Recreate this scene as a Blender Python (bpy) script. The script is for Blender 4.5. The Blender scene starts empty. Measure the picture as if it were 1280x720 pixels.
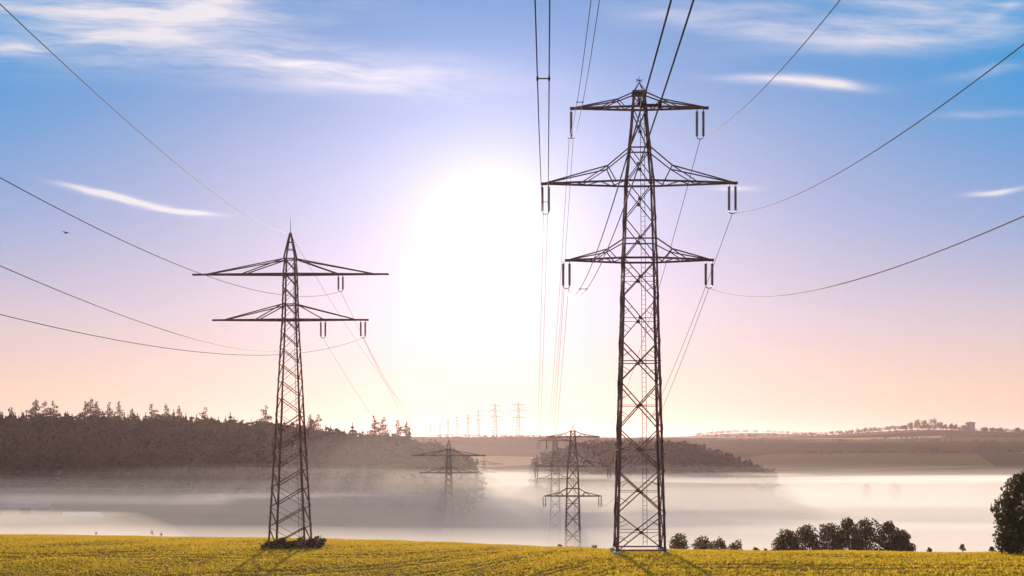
import bpy, math, random
import numpy as np
from mathutils import Vector, Matrix

random.seed(4)
rng = np.random.default_rng(4)
SC = bpy.context.scene
COL = SC.collection
R = math.radians
F = 1508.0                       # focal length in pixels of a 1280 wide picture
EYE = 10.0                       # camera height over the foot of the tall pylon
HOR = 560.0                      # picture row of the level horizon

# ------------------------------------------------------------------ camera
cam_d = bpy.data.cameras.new('camera')
cam_d.sensor_width = 36.0
cam_d.lens = 36.0 * F / 1280.0
cam_d.shift_y = (HOR - 360.0) / 1280.0
cam_d.clip_start = 0.5
cam_d.clip_end = 20000
cam = bpy.data.objects.new('camera', cam_d)
COL.objects.link(cam)
cam.location = (0, 0, EYE)
cam.rotation_euler = (R(90), 0, 0)
SC.camera = cam

# ------------------------------------------------------------------ render / view
SC.render.engine = 'CYCLES'
SC.cycles.max_bounces = 8
SC.cycles.diffuse_bounces = 3
SC.cycles.transmission_bounces = 4
SC.cycles.volume_bounces = 6
SC.cycles.transparent_max_bounces = 8
SC.cycles.use_denoising = True
SC.view_settings.view_transform = 'Standard'
SC.view_settings.look = 'None'
SC.view_settings.exposure = 0.5
SC.view_settings.gamma = 1.0

# ------------------------------------------------------------------ sun
SUN_AZ = math.atan2(612 - 640, F)                 # to the left of straight ahead
SUN_EL = math.atan2(HOR - 292, F)
sun_dir = Vector((math.sin(SUN_AZ) * math.cos(SUN_EL), math.cos(SUN_AZ) * math.cos(SUN_EL), math.sin(SUN_EL)))
sl = bpy.data.lights.new('sun', 'SUN')
sl.energy = 5.0
sl.angle = R(0.9)
sl.color = (1.0, 0.80, 0.62)
sun = bpy.data.objects.new('sun', sl)
COL.objects.link(sun)
sun.rotation_euler = sun_dir.to_track_quat('Z', 'Y').to_euler()
sun.location = sun_dir * 200

# ------------------------------------------------------------------ sky
class NT:
    """small helper to write node maths"""
    def __init__(self, tree):
        self.t = tree
    def n(self, typ, **kw):
        nd = self.t.nodes.new(typ)
        for k, v in kw.items():
            setattr(nd, k, v)
        return nd
    def put(self, sock, v):
        if hasattr(v, 'is_linked') or hasattr(v, 'links'):
            self.t.links.new(v, sock)
        else:
            sock.default_value = v
    def m(self, op, a, b=0.0, c=0.0, clamp=False):
        nd = self.n('ShaderNodeMath', operation=op, use_clamp=clamp)
        self.put(nd.inputs[0], a); self.put(nd.inputs[1], b); self.put(nd.inputs[2], c)
        return nd.outputs[0]
    def mix(self, f, a, b, blend='MIX'):
        nd = self.n('ShaderNodeMix', data_type='RGBA', blend_type=blend)
        nd.clamp_factor = True
        self.put(nd.inputs[0], f)
        self.put(nd.inputs[6], a if not isinstance(a, tuple) else (*a[:3], 1))
        self.put(nd.inputs[7], b if not isinstance(b, tuple) else (*b[:3], 1))
        return nd.outputs[2]
    def xyz(self, x, y, z):
        nd = self.n('ShaderNodeCombineXYZ')
        self.put(nd.inputs[0], x); self.put(nd.inputs[1], y); self.put(nd.inputs[2], z)
        return nd.outputs[0]
    def noise(self, vec, scale=1.0, detail=4.0, rough=0.55, dist=0.0):
        nd = self.n('ShaderNodeTexNoise')
        self.put(nd.inputs['Vector'], vec)
        nd.inputs['Scale'].default_value = scale
        nd.inputs['Detail'].default_value = detail
        nd.inputs['Roughness'].default_value = rough
        nd.inputs['Distortion'].default_value = dist
        return nd.outputs[0]
    def ramp(self, f, stops, interp='LINEAR'):
        nd = self.n('ShaderNodeValToRGB')
        cr = nd.color_ramp
        cr.interpolation = interp
        while len(cr.elements) < len(stops):
            cr.elements.new(0.5)
        for e, (p, c) in zip(cr.elements, stops):
            e.position = p
            e.color = (*c, 1) if not isinstance(c, (int, float)) else (c, c, c, 1)
        self.put(nd.inputs[0], f)
        return nd.outputs[0]
    def link(self, a, b):
        self.t.links.new(a, b)

def lin(r, g, b):
    def f(c):
        c /= 255.0
        return c / 12.92 if c <= 0.04045 else ((c + 0.055) / 1.055) ** 2.4
    return (f(r), f(g), f(b))

def build_world():
    w = bpy.data.worlds.new('World')
    SC.world = w
    w.use_nodes = True
    t = w.node_tree
    t.nodes.clear()
    k = NT(t)
    out = k.n('ShaderNodeOutputWorld')
    bg = k.n('ShaderNodeBackground')
    bg.inputs['Strength'].default_value = 0.1
    k.link(bg.outputs[0], out.inputs[0])
    sky = k.n('ShaderNodeTexSky', sky_type='NISHITA')
    sky.sun_disc = False
    sky.sun_elevation = SUN_EL
    sky.sun_rotation = SUN_AZ
    sky.air_density = 1.0
    sky.dust_density = 0.4
    sky.ozone_density = 1.5
    tc = k.n('ShaderNodeTexCoord')
    sep = k.n('ShaderNodeSeparateXYZ')
    k.link(tc.outputs['Generated'], sep.inputs[0])
    x, y, z = sep.outputs
    hor = k.m('SQRT', k.m('ADD', k.m('MULTIPLY', x, x), k.m('MULTIPLY', y, y)))
    v = k.m('DIVIDE', z, k.m('MAXIMUM', hor, 0.001))          # tangent of the elevation
    # dawn colours of the clear air, from the horizon up
    f = k.m('MULTIPLY', v, 2.0, clamp=True)
    base = k.ramp(f, [(0.00, lin(240, 206, 184)), (0.10, lin(243, 211, 196)), (0.22, lin(224, 205, 220)),
                      (0.36, lin(184, 188, 226)), (0.50, lin(146, 172, 222)), (0.62, lin(98, 154, 218)),
                      (0.74, lin(44, 138, 210)), (0.86, lin(120, 168, 214)), (1.0, lin(186, 196, 214))])
    # angle to the sun: the bright aureole of the moist morning air
    dot = k.n('ShaderNodeVectorMath', operation='DOT_PRODUCT')
    k.link(tc.outputs['Generated'], dot.inputs[0])
    dot.inputs[1].default_value = sun_dir
    ang = k.m('ARCCOSINE', k.m('MINIMUM', dot.outputs['Value'], 0.99999))
    def gauss(sig):
        q = k.m('DIVIDE', ang, sig)
        return k.m('EXPONENT', k.m('MULTIPLY', k.m('MULTIPLY', q, q), -0.5))
    core = k.m('MULTIPLY', gauss(R(1.2)), 0.9)
    mid = k.m('MULTIPLY', gauss(R(2.8)), 0.22)
    wide = k.m('ADD', k.m('MULTIPLY', gauss(R(6.0)), 0.22), k.m('MULTIPLY', gauss(R(11.0)), 0.10))
    # side blue: deeper away from the sun
    away = k.m('MULTIPLY', k.m('SUBTRACT', ang, R(12)), 4.5, clamp=True)
    up = k.m('MULTIPLY', k.m('SUBTRACT', v, 0.09), 4.2, clamp=True)
    up = k.m('MULTIPLY', up, k.m('MULTIPLY', k.m('SUBTRACT', 0.56, v), 7.0, clamp=True))
    base = k.mix(k.m('MULTIPLY', away, up), base, lin(0, 160, 232))
    # clouds: cirrus and a few bright streaks, laid out on the sky as tan(azimuth), tan(elevation)
    yy = k.m('MAXIMUM', y, 0.05)
    u = k.m('DIVIDE', x, yy)
    ve = k.m('DIVIDE', z, yy)
    warp = k.noise(k.xyz(k.m('MULTIPLY', u, 7.0), k.m('MULTIPLY', ve, 16.0), 0.0), 1.0, 3.0, 0.5)
    wv = k.m('ADD', ve, k.m('MULTIPLY', k.m('SUBTRACT', warp, 0.5), 0.02))
    wv2 = k.m('ADD', wv, k.m('MULTIPLY', u, 0.05))
    fib = k.noise(k.xyz(k.m('MULTIPLY', u, 9.0), k.m('MULTIPLY', wv2, 75.0), 3.3), 1.0, 6.0, 0.62)
    fib = k.ramp(fib, [(0.38, 0.0), (0.68, 1.0)])
    def patch(px, py, rx, ry, rot=0.0, p=1.0):
        cu, cv = (px - 640) / F, (HOR - py) / F
        c, s = math.cos(R(rot)), math.sin(R(rot))
        du = k.m('SUBTRACT', u, cu); dv = k.m('SUBTRACT', wv, cv)
        a = k.m('DIVIDE', k.m('ADD', k.m('MULTIPLY', du, c), k.m('MULTIPLY', dv, s)), rx / F)
        b = k.m('DIVIDE', k.m('SUBTRACT', k.m('MULTIPLY', dv, c), k.m('MULTIPLY', du, s)), ry / F)
        e = k.m('EXPONENT', k.m('MULTIPLY', k.m('ADD', k.m('MULTIPLY', a, a), k.m('MULTIPLY', b, b)), -1.0))
        return k.m('MULTIPLY', e, p)
    soft = None
    for args in [(190, 30, 190, 46, 2, 1.1), (60, 58, 130, 16, 0, .8), (90, 8, 160, 14, 0, .8), (250, 15, 60, 14, 18, .7), (440, 92, 170, 26, -4, 1.1), (330, 75, 80, 12, 0, .6),
                 (1160, 46, 160, 17, 3, 1.0), (1195, 8, 120, 12, -3, 1.0), (1060, 30, 150, 16, 2, .6), (1250, 15, 30, 8, 30, .6), (1235, 88, 50, 6, 8, .5), (1235, 140, 55, 5, 2, .5),
                 (880, 20, 120, 22, -8, .45), (950, 10, 90, 8, 0, .4)]:
        g = patch(*args)
        soft = g if soft is None else k.m('ADD', soft, g)
    soft = k.m('MULTIPLY', k.m('MULTIPLY', soft, k.m('ADD', k.m('MULTIPLY', fib, 0.80), 0.24)), 0.85, clamp=True)
    hard = None
    for args in [(118, 240, 42, 3.2, -13, 1.0), (170, 252, 60, 4.5, -11, 1.5), (232, 263, 40, 3.0, -3, 1.1), (995, 103, 75, 6.0, -3, .85), (1045, 106, 30, 6, -5, .5),
                 (1245, 242, 32, 3.0, 9, 1.3), (918, 233, 24, 3.0, 2, 1.0)]:
        g = patch(*args)
        hard = g if hard is None else k.m('ADD', hard, g)
    hard = k.m('MULTIPLY', hard, k.m('ADD', k.m('MULTIPLY', fib, 0.7), 0.55), clamp=True)
    cl = k.m('MAXIMUM', soft, hard)
    cl = k.m('MULTIPLY', cl, k.m('GREATER_THAN', y, 0.05))
    sk = k.mix(cl, base, lin(246, 240, 248))
    # add the clear-sky model and the aureole
    sc10 = k.n('ShaderNodeVectorMath', operation='SCALE'); k.link(sk, sc10.inputs[0]); sc10.inputs['Scale'].default_value = 5.9
    def tint(fac, col):
        nd = k.n('ShaderNodeVectorMath', operation='SCALE')
        nd.inputs[0].default_value = tuple(10 * c for c in col)
        k.link(fac, nd.inputs['Scale'])
        return nd.outputs[0]
    def add(a, b):
        nd = k.n('ShaderNodeVectorMath', operation='ADD')
        k.link(a, nd.inputs[0]); k.link(b, nd.inputs[1])
        return nd.outputs[0]
    nis = k.n('ShaderNodeVectorMath', operation='SCALE'); k.link(sky.outputs[0], nis.inputs[0]); nis.inputs['Scale'].default_value = 0.03
    tot = add(sc10.outputs[0], nis.outputs[0])
    tot = add(tot, tint(core, (1.0, 0.93, 0.85)))
    tot = add(tot, tint(mid, (1.0, 0.88, 0.82)))
    tot = add(tot, tint(wide, (1.0, 0.80, 0.92)))
    k.link(tot, bg.inputs['Color'])
build_world()

# ------------------------------------------------------------------ helpers
def W(px, py, d):
    """point at distance d seen on picture position px, py"""
    return Vector(((px - 640) / F * d, d, EYE + (HOR - py) / F * d))

def tagset(o, label=None, cat=None, group=None, kind=None):
    if label: o['label'] = label
    if cat: o['category'] = cat
    if group: o['group'] = group
    if kind: o['kind'] = kind
    return o

def mesh_obj(name, verts, faces, mat, parent=None, smooth=False, loc=None):
    me = bpy.data.meshes.new(name)
    me.from_pydata([tuple(v) for v in verts], [], [tuple(f) for f in faces])
    me.update()
    if smooth:
        me.polygons.foreach_set('use_smooth', [True] * len(me.polygons))
    if mat: me.materials.append(mat)
    o = bpy.data.objects.new(name, me)
    COL.objects.link(o)
    if parent: o.parent = parent
    if loc is not None: o.location = loc
    return o

def np_mesh(name, verts, faces, mat, parent=None, smooth=False):
    """verts (n,3), faces (m,k) arrays of one face size"""
    me = bpy.data.meshes.new(name)
    m, kk = faces.shape
    me.vertices.add(len(verts)); me.vertices.foreach_set('co', np.ascontiguousarray(verts, dtype=np.float32).ravel())
    me.loops.add(m * kk); me.loops.foreach_set('vertex_index', np.ascontiguousarray(faces, dtype=np.int32).ravel())
    me.polygons.add(m)
    me.polygons.foreach_set('loop_start', np.arange(0, m * kk, kk, dtype=np.int32))
    if smooth:
        me.polygons.foreach_set('use_smooth', np.ones(m, dtype=bool))
    me.update(calc_edges=True)
    me.validate()
    if mat: me.materials.append(mat)
    o = bpy.data.objects.new(name, me)
    COL.objects.link(o)
    if parent: o.parent = parent
    return o

def empty(name, loc, rz=0.0):
    o = bpy.data.objects.new(name, None)
    COL.objects.link(o)
    o.empty_display_size = 1.0
    o.location = loc
    o.rotation_euler = (0, 0, rz)
    return o

def copy_tree(o, parent=None):
    c = o.copy()
    COL.objects.link(c)
    if parent: c.parent = parent
    for ch in o.children:
        copy_tree(ch, c)
    return c

class MB:
    def __init__(self):
        self.v = []; self.f = []
    def beam(self, p, q, w, h=None):
        p = Vector(p); q = Vector(q)
        h = h or w
        d = (q - p).normalized()
        a = d.cross(Vector((0, 0, 1)))
        if a.length < 0.05: a = d.cross(Vector((0, 1, 0)))
        a.normalize(); b = d.cross(a).normalized()
        a = a * (w / 2); b = b * (h / 2)
        n = len(self.v)
        for c in (p, q):
            self.v += [c - a - b, c + a - b, c + a + b, c - a + b]
        self.f += [(n, n+1, n+2, n+3), (n+7, n+6, n+5, n+4)] + [(n+i, n+4+i, n+4+(i+1) % 4, n+(i+1) % 4) for i in range(4)]
    def angle(self, p, q, w, sx, sy, t=0.03):
        """an L section leg whose flanges run along sx*X and sy*Y"""
        p = Vector(p); q = Vector(q)
        prof = [(0, 0), (w, 0), (w, t), (t, t), (t, w), (0, w)]
        n = len(self.v)
        for c in (p, q):
            self.v += [c + Vector((-sx * a, -sy * b, 0)) for a, b in prof]
        self.f += [tuple(range(n, n+6)), tuple(range(n+11, n+5, -1))] + [(n+i, n+6+i, n+6+(i+1) % 6, n+(i+1) % 6) for i in range(6)]
    def box(self, x0, x1, y0, y1, z0, z1):
        n = len(self.v)
        self.v += [Vector(c) for c in ((x0,y0,z0),(x1,y0,z0),(x1,y1,z0),(x0,y1,z0),(x0,y0,z1),(x1,y0,z1),(x1,y1,z1),(x0,y1,z1))]
        self.f += [(n+3,n+2,n+1,n),(n+4,n+5,n+6,n+7)] + [(n+i, n+(i+1) % 4, n+4+(i+1) % 4, n+4+i) for i in range(4)]
    def tube(self, pts, rads, seg=6):
        n0 = len(self.v)
        pts = [Vector(p) for p in pts]
        if not hasattr(rads, '__len__'): rads = [rads] * len(pts)
        for i, p in enumerate(pts):
            d = (pts[min(i+1, len(pts)-1)] - pts[max(i-1, 0)]).normalized()
            a = d.cross(Vector((0, 0, 1)))
            if a.length < 0.05: a = d.cross(Vector((0, 1, 0)))
            a.normalize(); b = d.cross(a).normalized()
            for s in range(seg):
                t = 2 * math.pi * s / seg
                self.v.append(p + (a * math.cos(t) + b * math.sin(t)) * rads[i])
        for i in range(len(pts) - 1):
            for s in range(seg):
                a0 = n0 + i * seg; s2 = (s + 1) % seg
                self.f.append((a0 + s, a0 + s2, a0 + seg + s2, a0 + seg + s))
        self.f.append(tuple(n0 + s for s in range(seg - 1, -1, -1)))
        self.f.append(tuple(n0 + (len(pts) - 1) * seg + s for s in range(seg)))
    def build(self, name, mat, parent=None, smooth=False):
        return mesh_obj(name, self.v, self.f, mat, parent, smooth)

# ------------------------------------------------------------------ materials
def mat_new(name):
    m = bpy.data.materials.new(name)
    m.use_nodes = True
    t = m.node_tree
    t.nodes.clear()
    k = NT(t)
    out = k.n('ShaderNodeOutputMaterial')
    return m, k, out

def mat_pbr(name, c1, c2, scale, rough=0.7, metal=0.0, detail=4, coord='Object', bump=0.0):
    m, k, out = mat_new(name)
    b = k.n('ShaderNodeBsdfPrincipled')
    tc = k.n('ShaderNodeTexCoord')
    n = k.noise(tc.outputs[coord], scale, detail, 0.6)
    c = k.mix(k.ramp(n, [(0.35, 0.0), (0.65, 1.0)]), c1, c2)
    k.link(c, b.inputs['Base Color'])
    b.inputs['Roughness'].default_value = rough
    b.inputs['Metallic'].default_value = metal
    if bump:
        bp = k.n('ShaderNodeBump'); bp.inputs['Strength'].default_value = bump
        k.link(n, bp.inputs['Height']); k.link(bp.outputs[0], b.inputs['Normal'])
    k.link(b.outputs[0], out.inputs[0])
    return m

def mat_leaf(name, c1, c2, c3, trans=0.35, coord_scale=0.0, tcol=None):
    """leaves: colour differs leaf to leaf, some light passes through"""
    m, k, out = mat_new(name)
    g = k.n('ShaderNodeNewGeometry')
    c = k.ramp(g.outputs['Random Per Island'], [(0.0, c1), (0.55, c2), (1.0, c3)])
    if coord_scale:
        tc = k.n('ShaderNodeTexCoord')
        n = k.noise(tc.outputs['Object'], coord_scale, 3, 0.55)
        c = k.mix(k.ramp(n, [(0.38, 0.0), (0.62, 1.0)]), c, tuple(a * 1.7 for a in c2))
    d = k.n('ShaderNodeBsdfDiffuse'); k.link(c, d.inputs[0])
    tr = k.n('ShaderNodeBsdfTranslucent')
    if tcol:
        k.link(k.mix(0.5, c, tcol), tr.inputs[0])
    else:
        k.link(c, tr.inputs[0])
    mx = k.n('ShaderNodeMixShader'); mx.inputs[0].default_value = trans
    k.link(d.outputs[0], mx.inputs[1]); k.link(tr.outputs[0], mx.inputs[2])
    k.link(mx.outputs[0], out.inputs[0])
    return m

M_STEEL = mat_pbr('flare_tinted_steel', (0.055, 0.019, 0.024), (0.12, 0.037, 0.040), 1.3, 0.8, 0.0)  # red cast of the lens flare is put into the steel's base colour
M_STEEL_PALE = mat_pbr('galvanised_steel', (0.10, 0.09, 0.09), (0.16, 0.15, 0.15), 1.0, 0.6, 0.0)
M_INS = mat_pbr('brown_porcelain', (0.10, 0.045, 0.04), (0.15, 0.07, 0.06), 6.0, 0.35)
M_WIRE = mat_pbr('weathered_aluminium', (0.05, 0.055, 0.07), (0.09, 0.09, 0.10), 0.5, 0.7)
M_CONC = mat_pbr('concrete', (0.36, 0.34, 0.31), (0.5, 0.48, 0.45), 3.0, 0.9, bump=0.2)
M_BARK = mat_pbr('bark', (0.035, 0.027, 0.02), (0.07, 0.055, 0.04), 4.0, 0.95, bump=0.4)
M_LEAF = mat_leaf('broad_leaves', (0.032, 0.033, 0.014), (0.055, 0.052, 0.02), (0.10, 0.085, 0.03), 0.4)
M_LEAF2 = mat_leaf('hazel_leaves', (0.05, 0.042, 0.017), (0.09, 0.068, 0.026), (0.16, 0.115, 0.04), 0.5)
M_NEEDLE = mat_leaf('needles', (0.028, 0.032, 0.018), (0.045, 0.048, 0.024), (0.065, 0.062, 0.03), 0.15)
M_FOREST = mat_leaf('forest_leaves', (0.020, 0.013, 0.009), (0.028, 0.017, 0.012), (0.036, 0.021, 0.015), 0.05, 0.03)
M_SCRUB = mat_leaf('scrub', (0.018, 0.014, 0.010), (0.03, 0.022, 0.013), (0.055, 0.036, 0.018), 0.1)
M_GRASS = mat_leaf('crop_blades', (0.44, 0.30, 0.022), (0.56, 0.385, 0.028), (0.68, 0.48, 0.05), 0.58, 0.0)
M_STONE = mat_pbr('stone_wall', (0.22, 0.19, 0.17), (0.32, 0.28, 0.25), 0.4, 0.9)
M_ROOF = mat_pbr('slate_roof', (0.10, 0.10, 0.12), (0.16, 0.15, 0.17), 1.0, 0.8)
M_PALEROOF = mat_pbr('pale_sheet_roof', (0.10, 0.12, 0.17), (0.14, 0.16, 0.22), 0.3, 0.6)
M_WHITE = mat_pbr('white_film', (0.40, 0.40, 0.40), (0.5, 0.5, 0.5), 0.6, 0.5)
M_GLASS = mat_pbr('dark_opening', (0.03, 0.03, 0.035), (0.05, 0.05, 0.055), 2.0, 0.4)
M_BIRD = mat_pbr('dark_feathers', (0.02, 0.02, 0.022), (0.04, 0.04, 0.045), 9.0, 0.8)

# ------------------------------------------------------------------ terrain
def ss(a, b, x):
    t = np.clip((np.asarray(x, dtype=float) - a) / (b - a), 0, 1)
    return t * t * (3 - 2 * t)

UC = [-1.0, -.42, -.2, -.1, -.03, .04, .1, .43, 1.0]
YC = [668.5, 669.5, 672.5, 677, 681, 686, 689.5, 690, 690]
DC = [230, 215, 200, 187, 170, 146, 128, 123, 121]

def tracks(X, d):
    """how much a point lies in one of the tramlines left by the tractor"""
    X = np.asarray(X, dtype=float); d = np.asarray(d, dtype=float)
    t = 0
    for (x0, d0, sl, w) in TRAM:
        off = d - (d0 + sl * (X - x0) + 1.6 * np.sin(X * 0.045 + d0))
        for e in (-1.3, 1.3):
            t = np.maximum(t, np.exp(-((off - e) / w) ** 2))
    return t
TRAM = [(-45, 139.5, -.06, .9), (-60, 133, -.10, .9), (-48, 178, .16, .7), (38, 109, .02, .8), (25, 96, -.12, .8), (-10, 150, -.22, .7), (-70, 160, .05, .8)]

def height(X, d):
    """ground height relative to the camera"""
    X = np.asarray(X, dtype=float); d = np.asarray(d, dtype=float)
    dd = np.maximum(d, 40.0)
    u = X / dd
    sc = (np.interp(u, UC, YC) - HOR) / F
    dc = np.interp(u, UC, DC)
    an = np.interp(u, [-.2, .1], [.00105, .0015])
    def field(q):
        a = np.where(q < dc, an, .0017)
        return -sc * q - a * (q - dc) ** 2
    dn = .66 * dc
    zn = field(dn)
    z = np.where(d < dn, -8.3 + (zn + 8.3) * d / dn, field(d))
    z = z + .10 * np.sin(X * .11 + d * .05) * ss(60, 100, d) + .06 * np.sin(X * .31 - d * .23) - .10 * tracks(X, d) * (d < 240)
    # valley floor and hills
    fl = -41.0 + 1.2 * np.sin(X * .011 + 1) * np.sin(d * .013)
    A = np.interp(X, [-2600, -400, -180, -120, -60, -20, 0, 18], [34, 45, 43, 38, 31, 20, 7, 0])
    ridge = A * (.45 * ss(280, 470, d) + .55 * ss(450, 640, d))
    wood = 31 * np.exp(-(np.abs(X - 92) / 92) ** 4 - ((d - 775) / 120) ** 4) * np.interp(X, [100, 165], [1, .45])
    far = np.interp(d, [650, 850, 1000, 1200, 1430, 1700, 2000, 2600, 3200, 4600], [0, 3, 12, 30, 48, 54, 58, 62, 62, 62])
    far = far + 9 * np.exp(-((X - 715) / 130) ** 2 - ((d - 2080) / 260) ** 2) + 6 * np.exp(-((X - 950) / 400) ** 2 - ((d - 2100) / 400) ** 2)
    far = far + 27 * np.exp(-((X - 760) / 260) ** 2 - ((d - 3800) / 320) ** 2)
    far = far + 2.0 * np.sin(X * .006 + 2) * np.sin(d * .0043 + .5) * ss(900, 1400, d)
    knoll = 10.0 * np.exp(-((X - 268) / 162) ** 6 - ((d - 380) / 40) ** 2)
    fl = fl + np.maximum(np.maximum(ridge, wood), far) + knoll
    # soft maximum of the near slope and the floor
    m = np.maximum(z, fl); kk = 2.5
    zz = m + kk * np.log(np.exp((z - m) / kk) + np.exp((fl - m) / kk)) * ss(180, 260, d)
    return np.where(d < 180, z, zz)

def gz(x, y):
    return float(height(np.array([x]), np.array([y]))[0]) + EYE

def sheet(name, xs, ys, mat):
    X, Y = np.meshgrid(xs, ys)
    Z = height(X, Y) + EYE
    v = np.stack([X.ravel(), Y.ravel(), Z.ravel()], 1)
    nx, ny = len(xs), len(ys)
    i = (np.arange(ny - 1)[:, None] * nx + np.arange(nx - 1)[None]).ravel()
    f = np.stack([i, i + 1, i + nx + 1, i + nx], 1)
    o = np_mesh(name, v, f, mat, smooth=True)
    o['kind'] = 'structure'
    return o

def mat_field():
    m, k, out = mat_new('crop_ground')
    b = k.n('ShaderNodeBsdfPrincipled')
    tc = k.n('ShaderNodeTexCoord')
    n1 = k.noise(tc.outputs['Object'], 0.05, 4, 0.6)
    n2 = k.noise(tc.outputs['Object'], 1.1, 5, 0.65)
    c = k.mix(k.ramp(n1, [(0.35, 0.0), (0.65, 1.0)]), (0.24, 0.17, 0.022), (0.32, 0.23, 0.028))
    c = k.mix(k.ramp(n2, [(0.40, 0.0), (0.62, 1.0)]), (0.17, 0.095, 0.02), c)
    k.link(c, b.inputs['Base Color'])
    b.inputs['Roughness'].default_value = 0.95
    b.inputs['Specular IOR Level'].default_value = 0.0
    bp = k.n('ShaderNodeBump'); bp.inputs['Strength'].default_value = 0.6; bp.inputs['Distance'].default_value = 0.3
    k.link(n2, bp.inputs['Height']); k.link(bp.outputs[0], b.inputs['Normal'])
    k.link(b.outputs[0], out.inputs[0])
    return m

def mat_hills():
    m, k, out = mat_new('patchwork_of_meadows')
    b = k.n('ShaderNodeBsdfPrincipled')
    tc = k.n('ShaderNodeTexCoord')
    mp = k.n('ShaderNodeMapping')
    mp.inputs['Scale'].default_value = (1 / 230.0, 1 / 120.0, 0.0)
    mp.inputs['Rotation'].default_value = (0, 0, R(12))
    k.link(tc.outputs['Object'], mp.inputs[0])
    vo = k.n('ShaderNodeTexVoronoi')
    vo.inputs['Scale'].default_value = 1.0
    k.link(mp.outputs[0], vo.inputs['Vector'])
    sp = k.n('ShaderNodeSeparateColor'); k.link(vo.outputs['Color'], sp.inputs[0])
    c = k.ramp(sp.outputs[0], [(0.0, (0.035, 0.035, 0.016)), (0.3, (0.055, 0.048, 0.022)), (0.55, (0.14, 0.10, 0.05)), (0.75, (0.045, 0.042, 0.02)), (0.90, (0.42, 0.30, 0.16))], 'CONSTANT')
    n = k.noise(tc.outputs['Object'], 0.02, 5, 0.6)
    c = k.mix(k.m('MULTIPLY', n, 0.35), c, (0.07, 0.06, 0.03))
    k.link(c, b.inputs['Base Color'])
    b.inputs['Roughness'].default_value = 0.95
    b.inputs['Specular IOR Level'].default_value = 0.0
    k.link(b.outputs[0], out.inputs[0])
    return m

def mirror(a):
    return np.array(sorted(set([-q for q in a] + list(a))))
xs_f = mirror(list(np.arange(0, 150, 2.5)) + list(np.arange(150, 260, 10)) + [300, 380, 500, 700, 1000, 1500, 2000, 2600])
ys_f = np.array([-150, -80, -40, -20, 0, 15, 30, 45, 55] + list(np.arange(60, 252, 1.6)) + [255])
sheet('field', xs_f, ys_f, mat_field())
xs_h = mirror(list(np.arange(0, 320, 8)) + list(np.arange(320, 1300, 30)) + list(np.arange(1300, 2601, 100)))
ys_h = np.array(list(np.arange(255, 900, 7)) + list(np.arange(900, 2500, 25)) + list(np.arange(2500, 4501, 80)))
sheet('hills', xs_h, ys_h, mat_hills())

# ------------------------------------------------------------------ haze and valley fog
def mat_air(name, col, dens, aniso):
    m, k, out = mat_new(name)
    pv = k.n('ShaderNodeVolumePrincipled')
    pv.inputs['Color'].default_value = (*col, 1)
    pv.inputs['Density'].default_value = dens
    pv.inputs['Anisotropy'].default_value = aniso
    k.link(pv.outputs[0], out.inputs['Volume'])
    return m

hz = MB()
hz.box(-2650, 2650, -190, 4560, EYE - 60, EYE + 66)
tagset(hz.build('haze', mat_air('morning_haze', (1.0, 0.76, 0.82), 0.00005, 0.62)), kind='stuff')

def fog_bank(top, x0, x1, d0, d1, taper, mat, seed):
    r = np.random.default_rng(seed)
    ph = r.uniform(0, 6.28, 8)
    xs = np.linspace(x0, x1, 70); ys = np.linspace(d0, d1, 80)
    X, Y = np.meshgrid(xs, ys)
    wob = (1.3 * np.sin(X * .013 + ph[0]) * np.sin(Y * .017 + ph[1]) + .9 * np.sin(X * .031 + ph[2] + Y * .021) + .7 * np.sin(Y * .047 + ph[3] + X * .008))
    edge = ss(d0, d0 + taper, Y) * (1 - ss(d1 - taper * 1.5, d1, Y)) * ss(x0, x0 + taper, X) * (1 - ss(x1 - taper, x1, X))
    bot = -62.0
    wob = wob - 10.0 * ss(520, 1050, Y)
    if d1 < 500: wob = wob * .5
    Z = bot + (top + wob - bot) * (.25 + .75 * edge)
    nx, ny = len(xs), len(ys)
    v = [Vector((a, b, c + EYE)) for a, b, c in zip(X.ravel(), Y.ravel(), Z.ravel())]
    n = len(v)
    v += [Vector((a, b, bot + .5 + EYE - seed * .1)) for a, b in zip(X.ravel(), Y.ravel())]
    f = []
    for j in range(ny - 1):
        for i in range(nx - 1):
            a = j * nx + i
            f.append((a, a + 1, a + nx + 1, a + nx)); f.append((n + a, n + a + nx, n + a + nx + 1, n + a + 1))
    ring = [i for i in range(nx)] + [j * nx + nx - 1 for j in range(1, ny)] + [(ny - 1) * nx + i for i in range(nx - 2, -1, -1)] + [j * nx for j in range(ny - 2, 0, -1)]
    for a, b in zip(ring, ring[1:] + ring[:1]):
        f.append((a, n + a, n + b, b))
    o = mesh_obj('fog_bank', v, f, mat, smooth=True)
    tagset(o, kind='stuff')
    return o
FOGC = (1.0, 0.95, 0.90)
for i, (top, dn) in enumerate([(-8.5, .00035), (-12.0, .00055), (-15.5, .0008), (-19.5, .0010), (-25.5, .0012)]):
    fog_bank(top, -900 + 20 * i, 1000 - 22 * i, 212 + 6 * i, 1090 - 30 * i, 92 - 5 * i, mat_air('valley_fog', FOGC, dn, 0.24), i + 1)
for i, top in enumerate((-9.5, -13.0, -16.5)):
    fog_bank(top, -430 + 12 * i, 78 - 9 * i, 372 + 8 * i, 612 - 6 * i, 70, mat_air('hill_foot_fog', FOGC, .0010 + .0004 * i, 0.30), 8 + i)
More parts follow.
